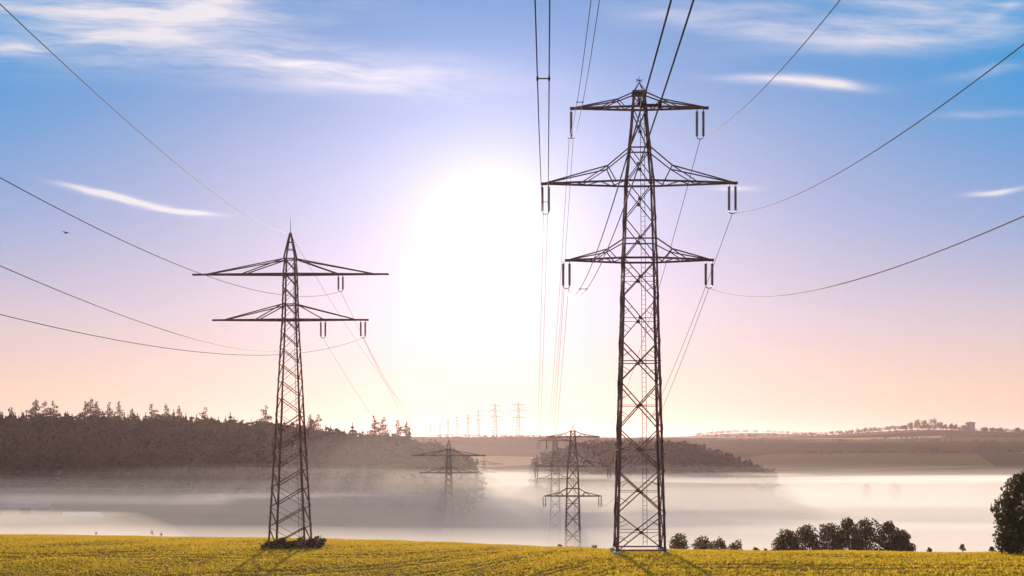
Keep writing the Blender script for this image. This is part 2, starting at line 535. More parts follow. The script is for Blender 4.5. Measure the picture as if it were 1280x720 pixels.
def wisp(x, y, z, lx, ly, lz, dens, seed):
    """a flat streamer of denser mist lying in the valley air"""
    r = np.random.default_rng(seed)
    nu, nv = 28, 9
    v, f = [], []
    ph = r.uniform(0, 6.28, 3)
    for j in range(nv + 1):
        b = math.pi * (j / nv - .5)
        for i in range(nu):
            a = 2 * math.pi * i / nu
            k = 1 + .18 * math.sin(3 * a + ph[0]) + .1 * math.sin(5 * a + ph[1])
            v.append((lx * k * math.cos(b) * math.cos(a), ly * k * math.cos(b) * math.sin(a), lz * math.sin(b) + .6 * math.sin(2 * a + ph[2])))
    for j in range(nv):
        for i in range(nu):
            a, c = j * nu + i, j * nu + (i + 1) % nu
            f.append((a, c, c + nu, a + nu))
    f.append(tuple(range(nu - 1, -1, -1))); f.append(tuple(nv * nu + i for i in range(nu)))
    o = mesh_obj('fog_wisp', v, f, mat_air('fog_streamer', FOGC, dens, 0.3), None, True, (x, y, z + EYE))
    tagset(o, kind='stuff')
for i, a in enumerate([(150, 560, -15, 120, 40, 1.6, .006), (330, 760, -20, 170, 50, 2.0, .006), (240, 480, -22, 110, 30, 1.5, .007), (-130, 420, -17.5, 120, 28, 1.4, .006),
                       (-210, 360, -21, 100, 24, 1.3, .007), (60, 640, -14.5, 100, 40, 1.5, .005), (420, 930, -23, 200, 60, 2.2, .005), (120, 400, -26, 80, 22, 1.3, .008), (-40, 520, -12, 110, 30, 1.3, .005), (-260, 520, -10, 130, 30, 1.4, .004),
                       (-34, 474, -7, 62, 15, 15, .0032), (70, 500, -20, 130, 46, 6.5, .0028)]):  # first on this line: tall mist body added to lighten the forest end
    wisp(*a, 60 + i)
M_FOG2 = mat_air('field_edge_fog', FOGC, 0.0068, 0.32)
fog_bank(-18.5, -500, 520, 190, 360, 45, M_FOG2, 14)
fog_bank(-15.0, -520, -38, 200, 352, 50, mat_air('field_edge_fog', FOGC, 0.0055, 0.30), 16)

# ------------------------------------------------------------------ pylons
def insulator(mb, x, y, ztop, length, double, sx):
    """strings of porcelain discs joined below by a yoke"""
    prof_n = 11
    for e in ((-.31, .31) if double else (0.0,)):
        pts, rad = [], []
        mb.beam((x + e, y, ztop), (x + e, y, ztop - .25), .07)
        l0 = ztop - .22; ll = length - .45
        for i in range(prof_n):
            z0 = l0 - ll * i / prof_n; dz = ll / prof_n
            pts += [(x + e, y, z0), (x + e, y, z0 - dz * .28), (x + e, y, z0 - dz * .55), (x + e, y, z0 - dz * .98)]
            rad += [.075, .145, .15, .075]
        mb.tube(pts, rad, 8)
        mb.beam((x + e, y, l0 - ll), (x + e, y, ztop - length + .12), .09)
    if double:
        zb = ztop - length + .16
        arc = [(x + .31 * math.cos(t), y, zb - .22 * math.sin(t)) for t in np.linspace(0, math.pi, 9)]
        mb.tube(arc, .045, 6)
    else:
        mb.beam((x - .35, y, ztop - length + .1), (x + .35, y, ztop - length + .1), .08)

def make_pylon(name, nodes, width, arms, cap, style, spike, wts):
    """nodes: heights of the bracing joints, width(z): body width, arms: list of dicts"""
    root = empty(name, (0, 0, 0))
    wl, wb, wc = wts
    ztop = nodes[-1]
    corners = [(-1, -1), (1, -1), (1, 1), (-1, 1)]
    def P(c, z):
        w = width(z) / 2
        return Vector((c[0] * w, c[1] * w, z))
    for c in corners:
        mb = MB()
        zz = [0.0] + [n for n in nodes if n > 0]
        for a, b in zip(zz, zz[1:]):
            w = wl * (1.0 if a < ztop * .5 else .78)
            mb.angle(P(c, a), P(c, b), w, c[0], c[1], .05)
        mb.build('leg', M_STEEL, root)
    # bracing, one lattice for each face of the body
    for fi in range(4):
        ca, cb = corners[fi], corners[(fi + 1) % 4]
        mb = MB()
        for i, (a, b) in enumerate(zip(nodes, nodes[1:])):
            A0, A1, B0, B1 = P(ca, a), P(ca, b), P(cb, a), P(cb, b)
            w = wb * (1.0 if a < ztop * .45 else .8)
            if style == 'cross':
                mb.beam(A0, B1, w); mb.beam(B0, A1, w)
                mid = (A0 + B1) / 2
                mz = (a + b) / 2
                if i < 7:
                    w2 = wb * .45
                    mb.beam(P(ca, mz), P(cb, mz), w2 if i not in (2, 4) else wb * .8)
                    for (p0, p1, q) in ((A0, B1, ca), (B1, A0, cb), (B0, A1, cb), (A1, B0, ca)):
                        m1 = p0.lerp(p1, .25)
                        mb.beam(m1, P(q, m1.z + (.14 * (b - a) if p0.z < mz else -.14 * (b - a))), w2)
                # gusset plate at the crossing
                n = (B0 - A0).normalized()
                mb.box(mid.x - .14 * abs(n.x) - .02, mid.x + .14 * abs(n.x) + .02, mid.y - .14 * abs(n.y) - .02, mid.y + .14 * abs(n.y) + .02, mid.z - .16, mid.z + .16)
            else:
                flip = (a > ztop * .42) ^ (fi in (2, 1))
                if flip: mb.beam(B0, A1, w)
                else: mb.beam(A0, B1, w)
                if fi in (0, 2):
                    (mb.beam(A0, B1, w * .45) if flip else mb.beam(B0, A1, w * .45))
        if style == 'cross':
            mb.beam(P(ca, .35), P(cb, .35), wb * 1.25)
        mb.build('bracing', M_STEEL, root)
    # cross arms
    for ar in arms:
        z = ar['z']; zu = ar['zu']; L = ar['L']
        for s in (-1, 1):
            mb = MB()
            tip = Vector((s * L, 0, z))
            wz = width(z) / 2
            if s == 1:
                for e in (-1, 1):
                    mb.beam((-wz, e * wz, z), (wz, e * wz, z), wc * 1.05)
                    mb.beam((-width(zu) / 2, e * width(zu) / 2, zu), (width(zu) / 2, e * width(zu) / 2, zu), wc * .7)
            for e in (-1, 1):
                b0 = Vector((s * wz, e * wz, z)); bt = tip + Vector((0, e * .08, 0))
                mb.beam(b0, bt, wc)
                u0 = Vector((s * width(zu) / 2, e * width(zu) / 2, zu))
                if ar.get('k'):
                    kk = Vector((s * ar['k'], e * wz * .62, ar['zk']))
                    mb.beam(u0, kk, wc * .62); mb.beam(kk, bt + Vector((-s * .3, 0, .05)), wc * .62)
                    mb.beam(kk, b0.lerp(bt, .12), wc * .5); mb.beam(kk, b0.lerp(bt, .52), wc * .5)
                    if e == 1:
                        mb.beam(kk, (kk.x, -kk.y, kk.z), wc * .5)
                else:
                    for fr in ar['ties']:
                        mb.beam(u0, b0.lerp(bt, fr) + Vector((0, 0, .06)), wc * .62)
            # zigzag between the two bottom chords
            st = np.linspace(0, .92, 7)
            for i, (f0, f1) in enumerate(zip(st, st[1:])):
                e = 1 if i % 2 else -1
                p = Vector((s * wz, e * wz, z)).lerp(tip, f0); q = Vector((s * wz, -e * wz, z)).lerp(tip, f1)
                mb.beam(p, q, wc * .45)
            mb.box(min(s * (L - .35), s * (L + .12)), max(s * (L - .35), s * (L + .12)), -.16, .16, z - .13, z + .1)
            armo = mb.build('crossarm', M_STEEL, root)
            for xi, dbl in ar['ins'][0 if s < 0 else 1]:
                im = MB()
                insulator(im, s * xi, 0, z - .12, ar['len'], dbl, s)
                im.build('insulator', M_INS, armo)
    mb = MB()
    cap(mb, width, ztop, wb)
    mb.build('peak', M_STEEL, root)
    mb = MB()
    mb.tube([(0, 0, spike[0]), (0, 0, (spike[0] + spike[1]) / 2), (0, 0, spike[1])], [.05, .035, .02], 6)
    mb.build('lightning_rod', M_STEEL_PALE, root)
    for c in corners:
        p = P(c, 0)
        fb = MB()
        fb.box(p.x - .3, p.x + .3, p.y - .3, p.y + .3, -1.2, .24)
        fb.build('footing', M_CONC, root)
    # ladder on the back face
    lb = MB()
    for e in (-.2, .2):
        lb.beam((width(0) * .17 + e, width(.5) / 2 + .1, .5), (.35 + e, width(ztop) / 2 + .1, ztop - .5), .05)
    for z in np.arange(.8, ztop - .6, .45):
        t = (z - .5) / (ztop - 1)
        xx = width(0) * .17 * (1 - t) + .35 * t; y = (width(.5) / 2 + .1) * (1 - t) + (width(ztop) / 2 + .1) * t
        lb.beam((xx - .2, y, z), (xx + .2, y, z), .03)
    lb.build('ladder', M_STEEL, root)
    return root

S1 = 117 / F
D1 = 117.0
def h1(y): return (690 - y) * S1
w1 = lambda z: float(np.interp(z, [h1(690), h1(325), h1(229), h1(187), h1(136), h1(117)], [61 * S1, 42 * S1, 35 * S1, 26.5 * S1, 18 * S1, 15 * S1]))
nodes1 = [h1(y) for y in (687, 640, 588, 536, 478, 427, 372, 325, 275, 229, 187, 136, 117)]
arms1 = [dict(z=h1(325), zu=h1(301), L=91.5 * S1, k=40 * S1, zk=h1(313), len=33 * S1, ins=([(91 * S1, True)], [(87 * S1, True)])),
         dict(z=h1(229), zu=h1(187), L=121 * S1, k=40 * S1, zk=h1(209), len=36 * S1, ins=([(117 * S1, True)], [(116 * S1, True)])),
         dict(z=h1(135), zu=h1(117), L=85 * S1, k=27 * S1, zk=h1(125), len=37 * S1, ins=([(85 * S1, False)], [(76 * S1, True)]))]
def cap1(mb, width, zt, wb):
    w = width(zt) / 2 + .12
    mb.box(-w, w, -w, w, zt - .12, zt + .16)
    top = zt + 1.1
    for cx, cy in ((-1, -1), (1, -1), (1, 1), (-1, 1)):
        mb.beam((cx * w * .8, cy * w * .8, zt + .1), (0, 0, top), .07)
    mb.beam((-.35, 0, top + .1), (.35, 0, top + .25), .06); mb.beam((-.3, 0, top + .35), (.25, 0, top + .02), .06)
G_PYL = 'lattice pylons of the power lines'
T1x = (799 - 640) / F * D1
tall = make_pylon('pylon', nodes1, w1, arms1, cap1, 'cross', (h1(104), h1(95)), (.23, .11, .17))
tall.location = (T1x, D1, gz(T1x, D1))
tall.rotation_euler.z = R(-1.0)
tagset(tall, 'tallest dark lattice pylon with three crossarms at the field edge', 'pylon', G_PYL)
tz = tall.location.z

D2 = 167.0
S2 = D2 / F
def h2(y): return (680 - y) * S2
w2 = lambda z: float(np.interp(z, [h2(680), h2(396), h2(340), h2(318), h2(289)], [47 * S2, 18.5 * S2, 16 * S2, 13.5 * S2, 2 * S2]))
ny2 = [679]
while ny2[-1] > 330: ny2.append(ny2[-1] - np.interp(ny2[-1], [330, 680], [17.5, 25]))
nodes2 = [h2(y) for y in ny2[:-1]] + [h2(320)]
arms2 = [dict(z=h2(397), zu=h2(378), L=97 * S2, ties=(.82, .37), len=21 * S2, ins=([], [(41 * S2, True), (91 * S2, True)])),
         dict(z=h2(340), zu=h2(321), L=122 * S2, ties=(.84, .45), len=20 * S2, ins=([], [(63 * S2, True)]))]
def cap2(mb, width, zt, wb):
    w = width(zt) / 2
    for cx, cy in ((-1, -1), (1, -1), (1, 1), (-1, 1)):
        mb.beam((cx * w, cy * w, zt), (cx * .08, cy * .08, h2(289)), .17)
    for f in (.35, .65):
        q = w * (1 - f); z = zt + (h2(289) - zt) * f
        mb.beam((-q, -q, z), (q, -q, z), .09); mb.beam((-q, q, z), (q, q, z), .09); mb.beam((-q, -q, z), (-q, q, z), .09); mb.beam((q, -q, z), (q, q, z), .09)
    mb.box(-.16, .16, -.16, .16, h2(292), h2(288))
T2x = (363 - 640) / F * D2
left = make_pylon('pylon', nodes2, w2, arms2, cap2, 'single', (h2(289), h2(268)), (.26, .135, .21))
left.location = (T2x, D2, gz(T2x, D2))
left.rotation_euler.z = R(-1.2)
tagset(left, 'dark lattice pylon with two crossarms and pointed peak rising from a scrub patch', 'pylon', G_PYL)
lz = left.location.z

tall_far = make_pylon('pylon', nodes1, w1, arms1, cap1, 'cross', (h1(104), h1(95)), (.34, .19, .30))
tall_far.location = (0, 0, -500)
left_far = make_pylon('pylon', nodes2, w2, arms2, cap2, 'single', (h2(289), h2(268)), (.55, .30, .52))
proto = {tall: tall_far, left: left_far}
def more(src, px, ytop, d, label, hs, rz=-1.5):
    """another pylon of the same line; hs is its height over the ground in metres"""
    c = copy_tree(proto[src])
    x = (px - 640) / F * d
    zt = EYE + (HOR - ytop) / F * d
    full = (h1(112) if src is tall else h2(289))
    g = gz(x, d)
    s = hs / full
    c.scale = (s, s, s)
    c.location = (x, d, zt - hs)
    c.rotation_euler.z = R(rz)
    tagset(c, label, 'pylon', G_PYL)
    print('pylon', px, 'foot above ground', round(zt - hs - g, 1))
    return c
T3 = more(tall, 716, 537, 298, 'middle-sized three-armed pylon in the fog just left of the tallest pylon', 44.5)
L3 = more(left, 561, 550, 459, 'middle-sized two-armed pylon in the fog right of the forest edge', 45)
T5 = more(tall, 694, 545, 479, 'hazy three-armed pylon close behind the left side of the middle-sized one', 46)
L5 = more(left, 605, 570, 830, 'small foggy two-armed pylon to the right of the middle-sized two-armed one', 42)
for px, yt, d, lab in [(648, 504, 1430, 'pale far pylon on the skyline, largest and rightmost of the far row'),
                       (619, 505, 1560, 'thin pale far pylon, second from the right in the skyline row'),
                       (598, 513, 1700, 'thin pale far pylon, third from the right in the skyline row'),
                       (585, 518, 1850, 'thin pale far pylon, fourth from the right in the skyline row'),
                       (571, 521, 2000, 'faint far pylon, fifth from the right in the skyline row'),
                       (560, 524, 2150, 'faint far pylon, third from the left in the skyline row'),
                       (550, 528, 2300, 'very faint far pylon, second from the left in the skyline row'),
                       (538, 530, 2400, 'very faint far pylon, leftmost of the skyline row')]:
    x = (px - 640) / F * d
    hs = EYE + (HOR - yt) / F * d - gz(x, d)
    more(tall, px, yt, d, lab, max(hs, 30))

for t in proto.values():                    # the patterns themselves do not stand in the place
    for ch in t.children:
        for g in ch.children: bpy.data.objects.remove(g)
    for ch in list(t.children): bpy.data.objects.remove(ch)
    bpy.data.objects.remove(t)

# ------------------------------------------------------------------ conductors
def para(p, q, sag, n=48):
    p = Vector(p); q = Vector(q)
    return [p.lerp(q, t) - Vector((0, 0, 4 * sag * t * (1 - t))) for t in np.linspace(0, 1, n)]

def behind(p, q, c, dend=-70.0, n=70):
    """wire from p (at the pylon) through q and on past the camera, c = curvature"""
    p = Vector(p); q = Vector(q)
    t1 = p.y - q.y
    b = (q.z - p.z - c * t1 * t1) / t1
    mx = (q.x - p.x) / t1
    out = []
    for y in np.linspace(p.y, dend, n):
        t = p.y - y
        out.append(Vector((p.x + mx * t, y, p.z + b * t + c * t * t)))
    return out

def world_pt(root, x, z):
    return root.matrix_basis @ Vector((x, 0, z))

def cable(label, tower_chain, near, sag, twin, arms, ai, s, ii, rad, spac):
    """one phase: from behind the camera over the chain of pylons"""
    pts = []
    ar = arms[ai]
    xi = ar['ins'][0 if s < 0 else 1][ii][0]
    att = [world_pt(r, s * xi, ar['z'] - .12 - ar['len'] - .05) for r in tower_chain]
    if near:
        q, c = near
        pts += list(reversed(behind(att[0], q, c)))
    for i, (a, b) in enumerate(zip(att, att[1:])):
        pts += para(a, b, sag[i])[(1 if pts else 0):]
    if twin:
        root = empty('power_cable', att[0])
        for e in (-.2, .2):
            mb = MB(); mb.tube([p + Vector((e, 0, 0)) - att[0] for p in pts], rad, 6)
            mb.build('conductor', M_WIRE, root, True)
        for d in spac:
            p = min(pts, key=lambda a: abs(a.y - d)) - att[0]
            mb = MB(); mb.beam(p + Vector((-.2, 0, 0)), p + Vector((.2, 0, 0)), .035)
            for e in (-.2, .2): mb.beam(p + Vector((e, -.13, 0)), p + Vector((e, .13, 0)), .075)
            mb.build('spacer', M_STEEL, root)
        o = root
    else:
        mb = MB(); mb.tube([p - att[0] for p in pts], rad, 6)
        o = mb.build('power_cable', M_WIRE, None, True)
        o.location = att[0]
    tagset(o, label, 'cable', 'overhead power cables')
    return o

bpy.context.view_layer.update()
CH = [tall, T3, T5]
CV = .00105
cable('twin cables rising nearly upright from the left end of the tall pylon middle arm', CH, (W(678, 0, 33), CV), (5, 5), True, arms1, 1, -1, 0, .021, [42, 15, 80])
cable('twin cables on the single insulator at left end of the tall pylon top arm', CH, (W(744, 0, 57), CV), (5, 5), True, arms1, 2, -1, 0, .021, [48, 20, 85])
cable('thick looking twin cables crossing in front of the tall pylon peak', CH, (W(853, 0, 21.5), .0011), (5, 5), True, arms1, 0, -1, 0, .02, [26.5, 8, 70])
cable('cable sweeping up to the right from the tall pylon top arm', CH, (W(1050, 0, 59.6), CV), (5, 5), False, arms1, 2, 1, 0, .03, [])
cable('cable sweeping up to the right from the tall pylon middle arm', CH, (W(1280, 55, 45), CV), (5, 5), False, arms1, 1, 1, 0, .028, [])
cable('cable sweeping up to the right from the tall pylon lowest arm', CH, (W(1280, 270, 39), CV), (5, 5), False, arms1, 0, 1, 0, .025, [])
CL = [left, L3, L5]
cable('upper of three cables from the left border, to the upper arm of the two-armed pylon', CL, (W(0, 222, 55), .0008), (9, 7), False, arms2, 1, 1, 0, .024, [])
cable('middle of three cables from the left border, to the inner insulator of the lower arm', CL, (W(0, 332, 41.5), .0006), (9, 7), False, arms2, 0, 1, 0, .021, [])
cable('lowest of three cables from the left border, to the outer insulator', CL, (W(0, 393, 65.5), .0009), (9, 7), False, arms2, 0, 1, 1, .023, [])
a = [world_pt(r, 0, h2(290)) for r in CL]
mb = MB()
mb.tube([p - a[0] for p in list(reversed(behind(a[0], W(0, 5, 43), .0004))) + para(a[0], a[1], 6)[1:] + para(a[1], a[2], 5)[1:]], .024, 6)
o = mb.build('power_cable', M_WIRE, None, True); o.location = a[0]
tagset(o, 'topmost cable at left, running down to the peak of the two-armed pylon', 'cable', 'overhead power cables')

# ------------------------------------------------------------------ foliage
def leaf_quads(c, size, r, up=0.0):
    """diamond leaf clumps at the centres c"""
    n = len(c)
    a = r.normal(size=(n, 3)); a /= np.linalg.norm(a, axis=1)[:, None]
    b = r.normal(size=(n, 3)); b -= (b * a).sum(1)[:, None] * a; b /= np.linalg.norm(b, axis=1)[:, None]
    s = (size * r.uniform(.6, 1.35, n))[:, None]
    v = np.stack([c - a * s, c - b * s * .62 + a * s * .1, c + a * s, c + b * s * .62 - a * s * .1], 1).reshape(-1, 3)
    f = np.arange(n * 4).reshape(n, 4)
    return v, f

def lobes_points(lobes, n, r, shell=.4):
    vol = np.array([l[3] * l[4] * l[5] for l in lobes]) ** .75
    pick = r.choice(len(lobes), n, p=vol / vol.sum())
    d = r.normal(size=(n, 3)); d /= np.linalg.norm(d, axis=1)[:, None]
    rad = shell + (1 - shell) * r.uniform(0, 1, n) ** .6
    rad *= r.uniform(.86, 1.13, n)
    L = np.array(lobes)[pick]
    return L[:, :3] + d * rad[:, None] * L[:, 3:6]

def tree(name, label, cat, group, base, H, Rr, seed, n, leaf, mat, trunk_r=.22, lobes=None, crown_from=.22, nl=9, limbs=True):
    r = np.random.default_rng(seed)
    root = empty(name, base)
    tagset(root, label, cat, group)
    if lobes is None:
        lobes = [(0, 0, H * (.5 + crown_from / 2), Rr * .62, Rr * .62, H * (1 - crown_from) * .42)]
        for i in range(nl):
            t = (i + .5) / nl
            z = H * (crown_from + (1 - crown_from) * (.10 + .82 * t))
            env = math.sin(math.pi * min(1, .16 + .80 * t)) ** .8
            an = i * 2.4 + r.uniform(-.5, .5)
            q = Rr * env * r.uniform(.45, .84)
            s = Rr * r.uniform(.22, .42)
            lobes.append((math.cos(an) * q, math.sin(an) * q, z, s, s, s * r.uniform(.8, 1.15)))
        lobes.append((r.uniform(-.1, .1) * Rr, 0, H * .93, Rr * .28, Rr * .28, H * .09))
    v, f = leaf_quads(lobes_points(lobes, n, r), leaf, r)
    np_mesh('crown', v, f, mat, root)
    mb = MB()
    mb.tube([(0, 0, -.4), (.03 * H * .1, 0, H * .25), (0, .02, H * .55), (0, 0, H * .85)], [trunk_r * 1.25, trunk_r, trunk_r * .6, trunk_r * .15], 8)
    if limbs:
        for l in lobes[1:]:
            z0 = min(l[2] * .62, H * .5)
            mb.tube([(0, 0, z0), (l[0] * .5, l[1] * .5, (z0 + l[2]) / 2 + .1), (l[0], l[1], l[2])], [trunk_r * .45, trunk_r * .25, trunk_r * .08], 5)
    mb.build('trunk', M_BARK, root, True)
    return root

# big tree at the right border
bx, bd = (1284 - 640) / F * 112, 112.0
tree('broadleaf_tree', 'big dark leafy tree cut off by the right border', 'tree', None, (bx, bd, gz(bx, bd)), 8.3, 3.6, 11, 9000, .17, M_LEAF, .26,
     lobes=[(0, 0, 4.0, 2.5, 2.5, 3.4), (-1.5, -.4, 2.0, 1.7, 1.7, 1.9), (-2.1, .3, 4.2, 1.15, 1.1, 1.0), (-1.8, -.6, 5.2, .95, .9, .8), (-.8, -.6, 6.6, 1.25, 1.2, 1.0),
            (-1.2, .4, 1.0, 1.6, 1.5, 1.1), (-.1, -1.0, 7.3, .8, .9, .7), (1.6, 0, 5.0, 1.7, 1.6, 1.7), (1.3, 0, 2.2, 1.9, 1.8, 1.9), (.9, .5, 6.8, 1.3, 1.2, 1.1), (-2.5, -.2, 3.3, .6, .6, .5)])

G_CL = 'dark trees behind the crest of the field'
for px, yt, wpx, d, lab in [(984, 664, 26, 186, 'low round tree at the left end of the dark tree group'),
                            (1006, 657, 28, 192, 'second dark tree from the left end of the dark tree group'),
                            (1036, 655, 30, 190, 'third dark tree from the left, before the gap in the tree group'),
                            (1062, 648, 28, 188, 'tallest tree in the dark tree group, with an open bushy top'),
                            (1083, 649, 28, 191, 'tall tree just right of the tallest tree in the dark group'),
                            (1112, 652, 25, 189, 'pointed tree near the right end of the dark tree group'),
                            (1127, 663, 22, 186, 'low sloping tree closing the right end of the dark tree group')]:
    x = (px - 640) / F * d
    g = gz(x, d)
    H = EYE + (HOR - yt) / F * d - g
    rr = wpx * .92 / F * d
    tree('broadleaf_tree', lab, 'tree', G_CL, (x, d, g), H, rr, px, 3400, .19, M_LEAF2, .2, crown_from=.36, nl=15)
G_HB = 'hazy bushes at the fog edge'
for px, yt, wpx, lab in [(852, 668, 26, 'hazy bushy tree nearest the foot of the tall pylon'), (880, 671, 36, 'wide hazy bushy tree, second right of the tall pylon foot'),
                         (902, 675, 22, 'hazy bushy tree, third right of the tall pylon foot'), (920, 676, 22, 'last and lowest hazy bushy tree before the small gap')]:
    d = 236 + (px % 5) * 2
    x = (px - 640) / F * d; g = gz(x, d)
    H = EYE + (HOR - yt) / F * d - g
    tree('broadleaf_tree', lab, 'tree', G_HB, (x, d, g), H, wpx * 1.15 / F * d, px, 3200, .27, M_LEAF2, .2, crown_from=.4, nl=8)

G_SP = 'young saplings along the crest of the field'
for px, yt, wpx, d, lab in [(1162, 685, 8, 135, 'small dark sapling right of the dark tree group'), (1203, 680, 8, 133, 'slender sapling with thin stem near the big right tree'),
                            (1240, 688, 8, 131, 'low sapling at the left foot of the big right tree'), (945, 684, 10, 140, 'small bush between the hazy bushes and the dark tree group'),
                            (957, 686, 7, 142, 'tiny bush just left of the dark tree group'), (743, 682, 9, 150, 'small weed clump left of the tall pylon foot'), (700, 683, 8, 158, 'small weed clump below the foggy twin pylons')]:
    x = (px - 640) / F * d; g = gz(x, d)
    H = max(EYE + (HOR - yt) / F * d - g, .8)
    tree('sapling', lab, 'sapling', G_SP, (x, d, g), H, wpx * .62 / F * d, px, 170, .09, M_LEAF2, .04, crown_from=.3, nl=5)
G_WD = 'tall weeds standing over the left crest'
for px, yt, lab in [(120, 666, 'tall thin weed on the crest, leftmost of the left three'), (190, 664, 'tallest thin weed on the left crest, middle of three'), (201, 667, 'short thin weed just right of the tallest one')]:
    d = 205.0
    x = (px - 640) / F * d; g = gz(x, d)
    tree('weed', lab, 'weed', G_WD, (x, d, g), EYE + (HOR - yt) / F * d - g + .2, .35, px, 34, .08, M_SCRUB, .02, crown_from=.35, nl=4)

# scrub round the feet of the left pylon
r = np.random.default_rng(77)
n = 2600
sx = T2x + r.uniform(-3.6, 4.6, n); sy = D2 + r.uniform(-3.3, 3.2, n)
hh = .35 + .55 * (np.sin(sx * 2.1) * .5 + .5) * (np.sin(sx * 5.3 + 1) * .5 + .5) + .45 * np.exp(-((sx - T2x - 3.4) / .5) ** 2)
sz = np.array([gz(a, b) for a, b in zip(sx, sy)]) + r.uniform(0, 1, n) ** .8 * hh * 1.5 - .05
v, f = leaf_quads(np.stack([sx, sy, sz], 1), .17, r)
tagset(np_mesh('undergrowth', v, f, M_SCRUB), 'dark scrub patch around the feet of the two-armed pylon', 'undergrowth', kind='stuff')

# crop: blades over the whole near field
def crop():
    r = np.random.default_rng(5)
    N = 300000
    d = np.sqrt(r.uniform(72 ** 2, 232 ** 2, N))
    u = r.uniform(-.52, .52, N)
    X = u * d
    lim = np.interp(u, UC, DC) + 22
    keep = (d < lim) & (r.uniform(0, 1, N) > tracks(X, d) * .8)
    # thinner in places
    th = np.sin(X * .21 + np.sin(d * .13) * 1.4) * np.sin(d * .27 + X * .04)
    keep &= r.uniform(0, 1, N) < (.85 + .3 * th)
    X, d, th = X[keep], d[keep], th[keep]
    n = len(X)
    z = height(X, d) + EYE
    h = r.uniform(.10, .25, n) * (1 + .25 * th)
    vs, fs = [], []
    base = np.stack([X, d, z - .03], 1)
    for kx in range(3):
        an = r.uniform(0, math.pi, n)
        w = r.uniform(.06, .13, n)
        off = np.stack([np.cos(an) * w, np.sin(an) * w, np.zeros(n)], 1)
        lean = np.stack([r.normal(0, .14, n), r.normal(0, .14, n), h * r.uniform(.7, 1.1, n)], 1)
        jit = np.stack([r.normal(0, .09, n), r.normal(0, .09, n), np.zeros(n)], 1)
        vs.append(np.stack([base + jit - off, base + jit + off, base + jit + lean], 1))
    v = np.concatenate(vs, 0).reshape(-1, 3)
    f = np.arange(len(v)).reshape(-1, 3)
    tagset(np_mesh('grass', v, f, M_GRASS), 'golden green crop covering the near field', 'grass', kind='stuff')
crop()

# woods: many trees read as one mass
def conifer_t(r, nlay=10, nb=7):
    q = []
    for i in range(nlay):
        t = i / (nlay - 1)
        z = .16 + .80 * t; rad = (.17 * (1 - t) ** .8 + .012)
        for b in range(nb):
            a = b / nb * 6.283 + r.uniform(-.4, .4); rr = rad * r.uniform(.7, 1.25)
            c, s = math.cos(a), math.sin(a)
            w = rr * .5
            q.append([(0, 0, z + .05), (c * rr * .6 - s * w, s * rr * .6 + c * w, z - .005), (c * rr, s * rr, z - .045), (c * rr * .6 + s * w, s * rr * .6 - c * w, z - .005)])
    q.append([(-.008, 0, .8), (.008, 0, .8), (.004, 0, 1.0), (-.004, 0, 1.0)])
    return np.array(q)
def broad_t(r, n=170):
    L = [(0, 0, .55, .20, .20, .30)] + [(math.cos(i * 2.3) * .15, math.sin(i * 2.3) * .15, .42 + .09 * i, .13, .13, .13) for i in range(5)]
    v, f = leaf_quads(lobes_points(L, n, r, .75), .055, r)
    return v.reshape(-1, 4, 3)

def wood(name, label, pos, hs, conif, mat, seed, leafy=170):
    r = np.random.default_rng(seed)
    cts = [conifer_t(r) for _ in range(6)]
    bts = [broad_t(r, leafy) for _ in range(6)]
    out = []
    for (x, y), h, c in zip(pos, hs, conif):
        t = (cts if c else bts)[r.integers(6)]
        a = r.uniform(0, 6.28); ca, sa = math.cos(a), math.sin(a)
        wx = r.uniform(.85, 1.25) * (1.15 if c else 1.25)
        q = t.copy()
        qx = (q[..., 0] * ca - q[..., 1] * sa) * wx; qy = (q[..., 0] * sa + q[..., 1] * ca) * wx
        out.append(np.stack([qx * h + x, qy * h + y, q[..., 2] * h + gz(x, y) - .5], -1))
    v = np.concatenate(out, 0).reshape(-1, 3)
    o = np_mesh(name, v, np.arange(len(v)).reshape(-1, 4), mat)
    return tagset(o, label, 'wood', kind='stuff')

def scatter(x0, x1, y0, y1, step, r):
    xs = np.arange(x0, x1, step); ys = np.arange(y0, y1, step)
    X, Y = np.meshgrid(xs, ys)
    p = np.stack([X.ravel(), Y.ravel()], 1) + r.uniform(-.48, .48, (X.size, 2)) * step
    return p

def skyline_y(px):
    return np.interp(px, [-60, 0, 60, 115, 200, 300, 400, 480, 530, 560, 583, 592], [508, 509, 509, 507, 508, 513, 519, 527, 537, 548, 560, 585])
def left_wood():
    r = np.random.default_rng(21)
    p = scatter(-480, 0, 492, 690, 5.4, r)
    px = 640 + F * p[:, 0] / p[:, 1]
    keep = (px > -330) & (px < 592 - 26 * r.uniform(0, 1, len(p)) ** 2)
    p = p[keep]; px = px[keep]
    g = height(p[:, 0], p[:, 1])
    ycap = skyline_y(px)
    cap = (HOR - ycap) / F * p[:, 1] - g           # height that just reaches the skyline
    h = r.uniform(13, 19, len(p))
    h = np.minimum(h, cap * r.uniform(.84, 1.07, len(p))) * np.where(r.uniform(0, 1, len(p)) < .06, r.uniform(1.05, 1.22, len(p)), 1.0)
    ok = h > 4
    con = r.uniform(0, 1, len(p)) < np.interp(px, [0, 300, 480, 592], [.75, .6, .4, .1])
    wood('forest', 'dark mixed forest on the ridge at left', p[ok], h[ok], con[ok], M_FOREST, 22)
left_wood()
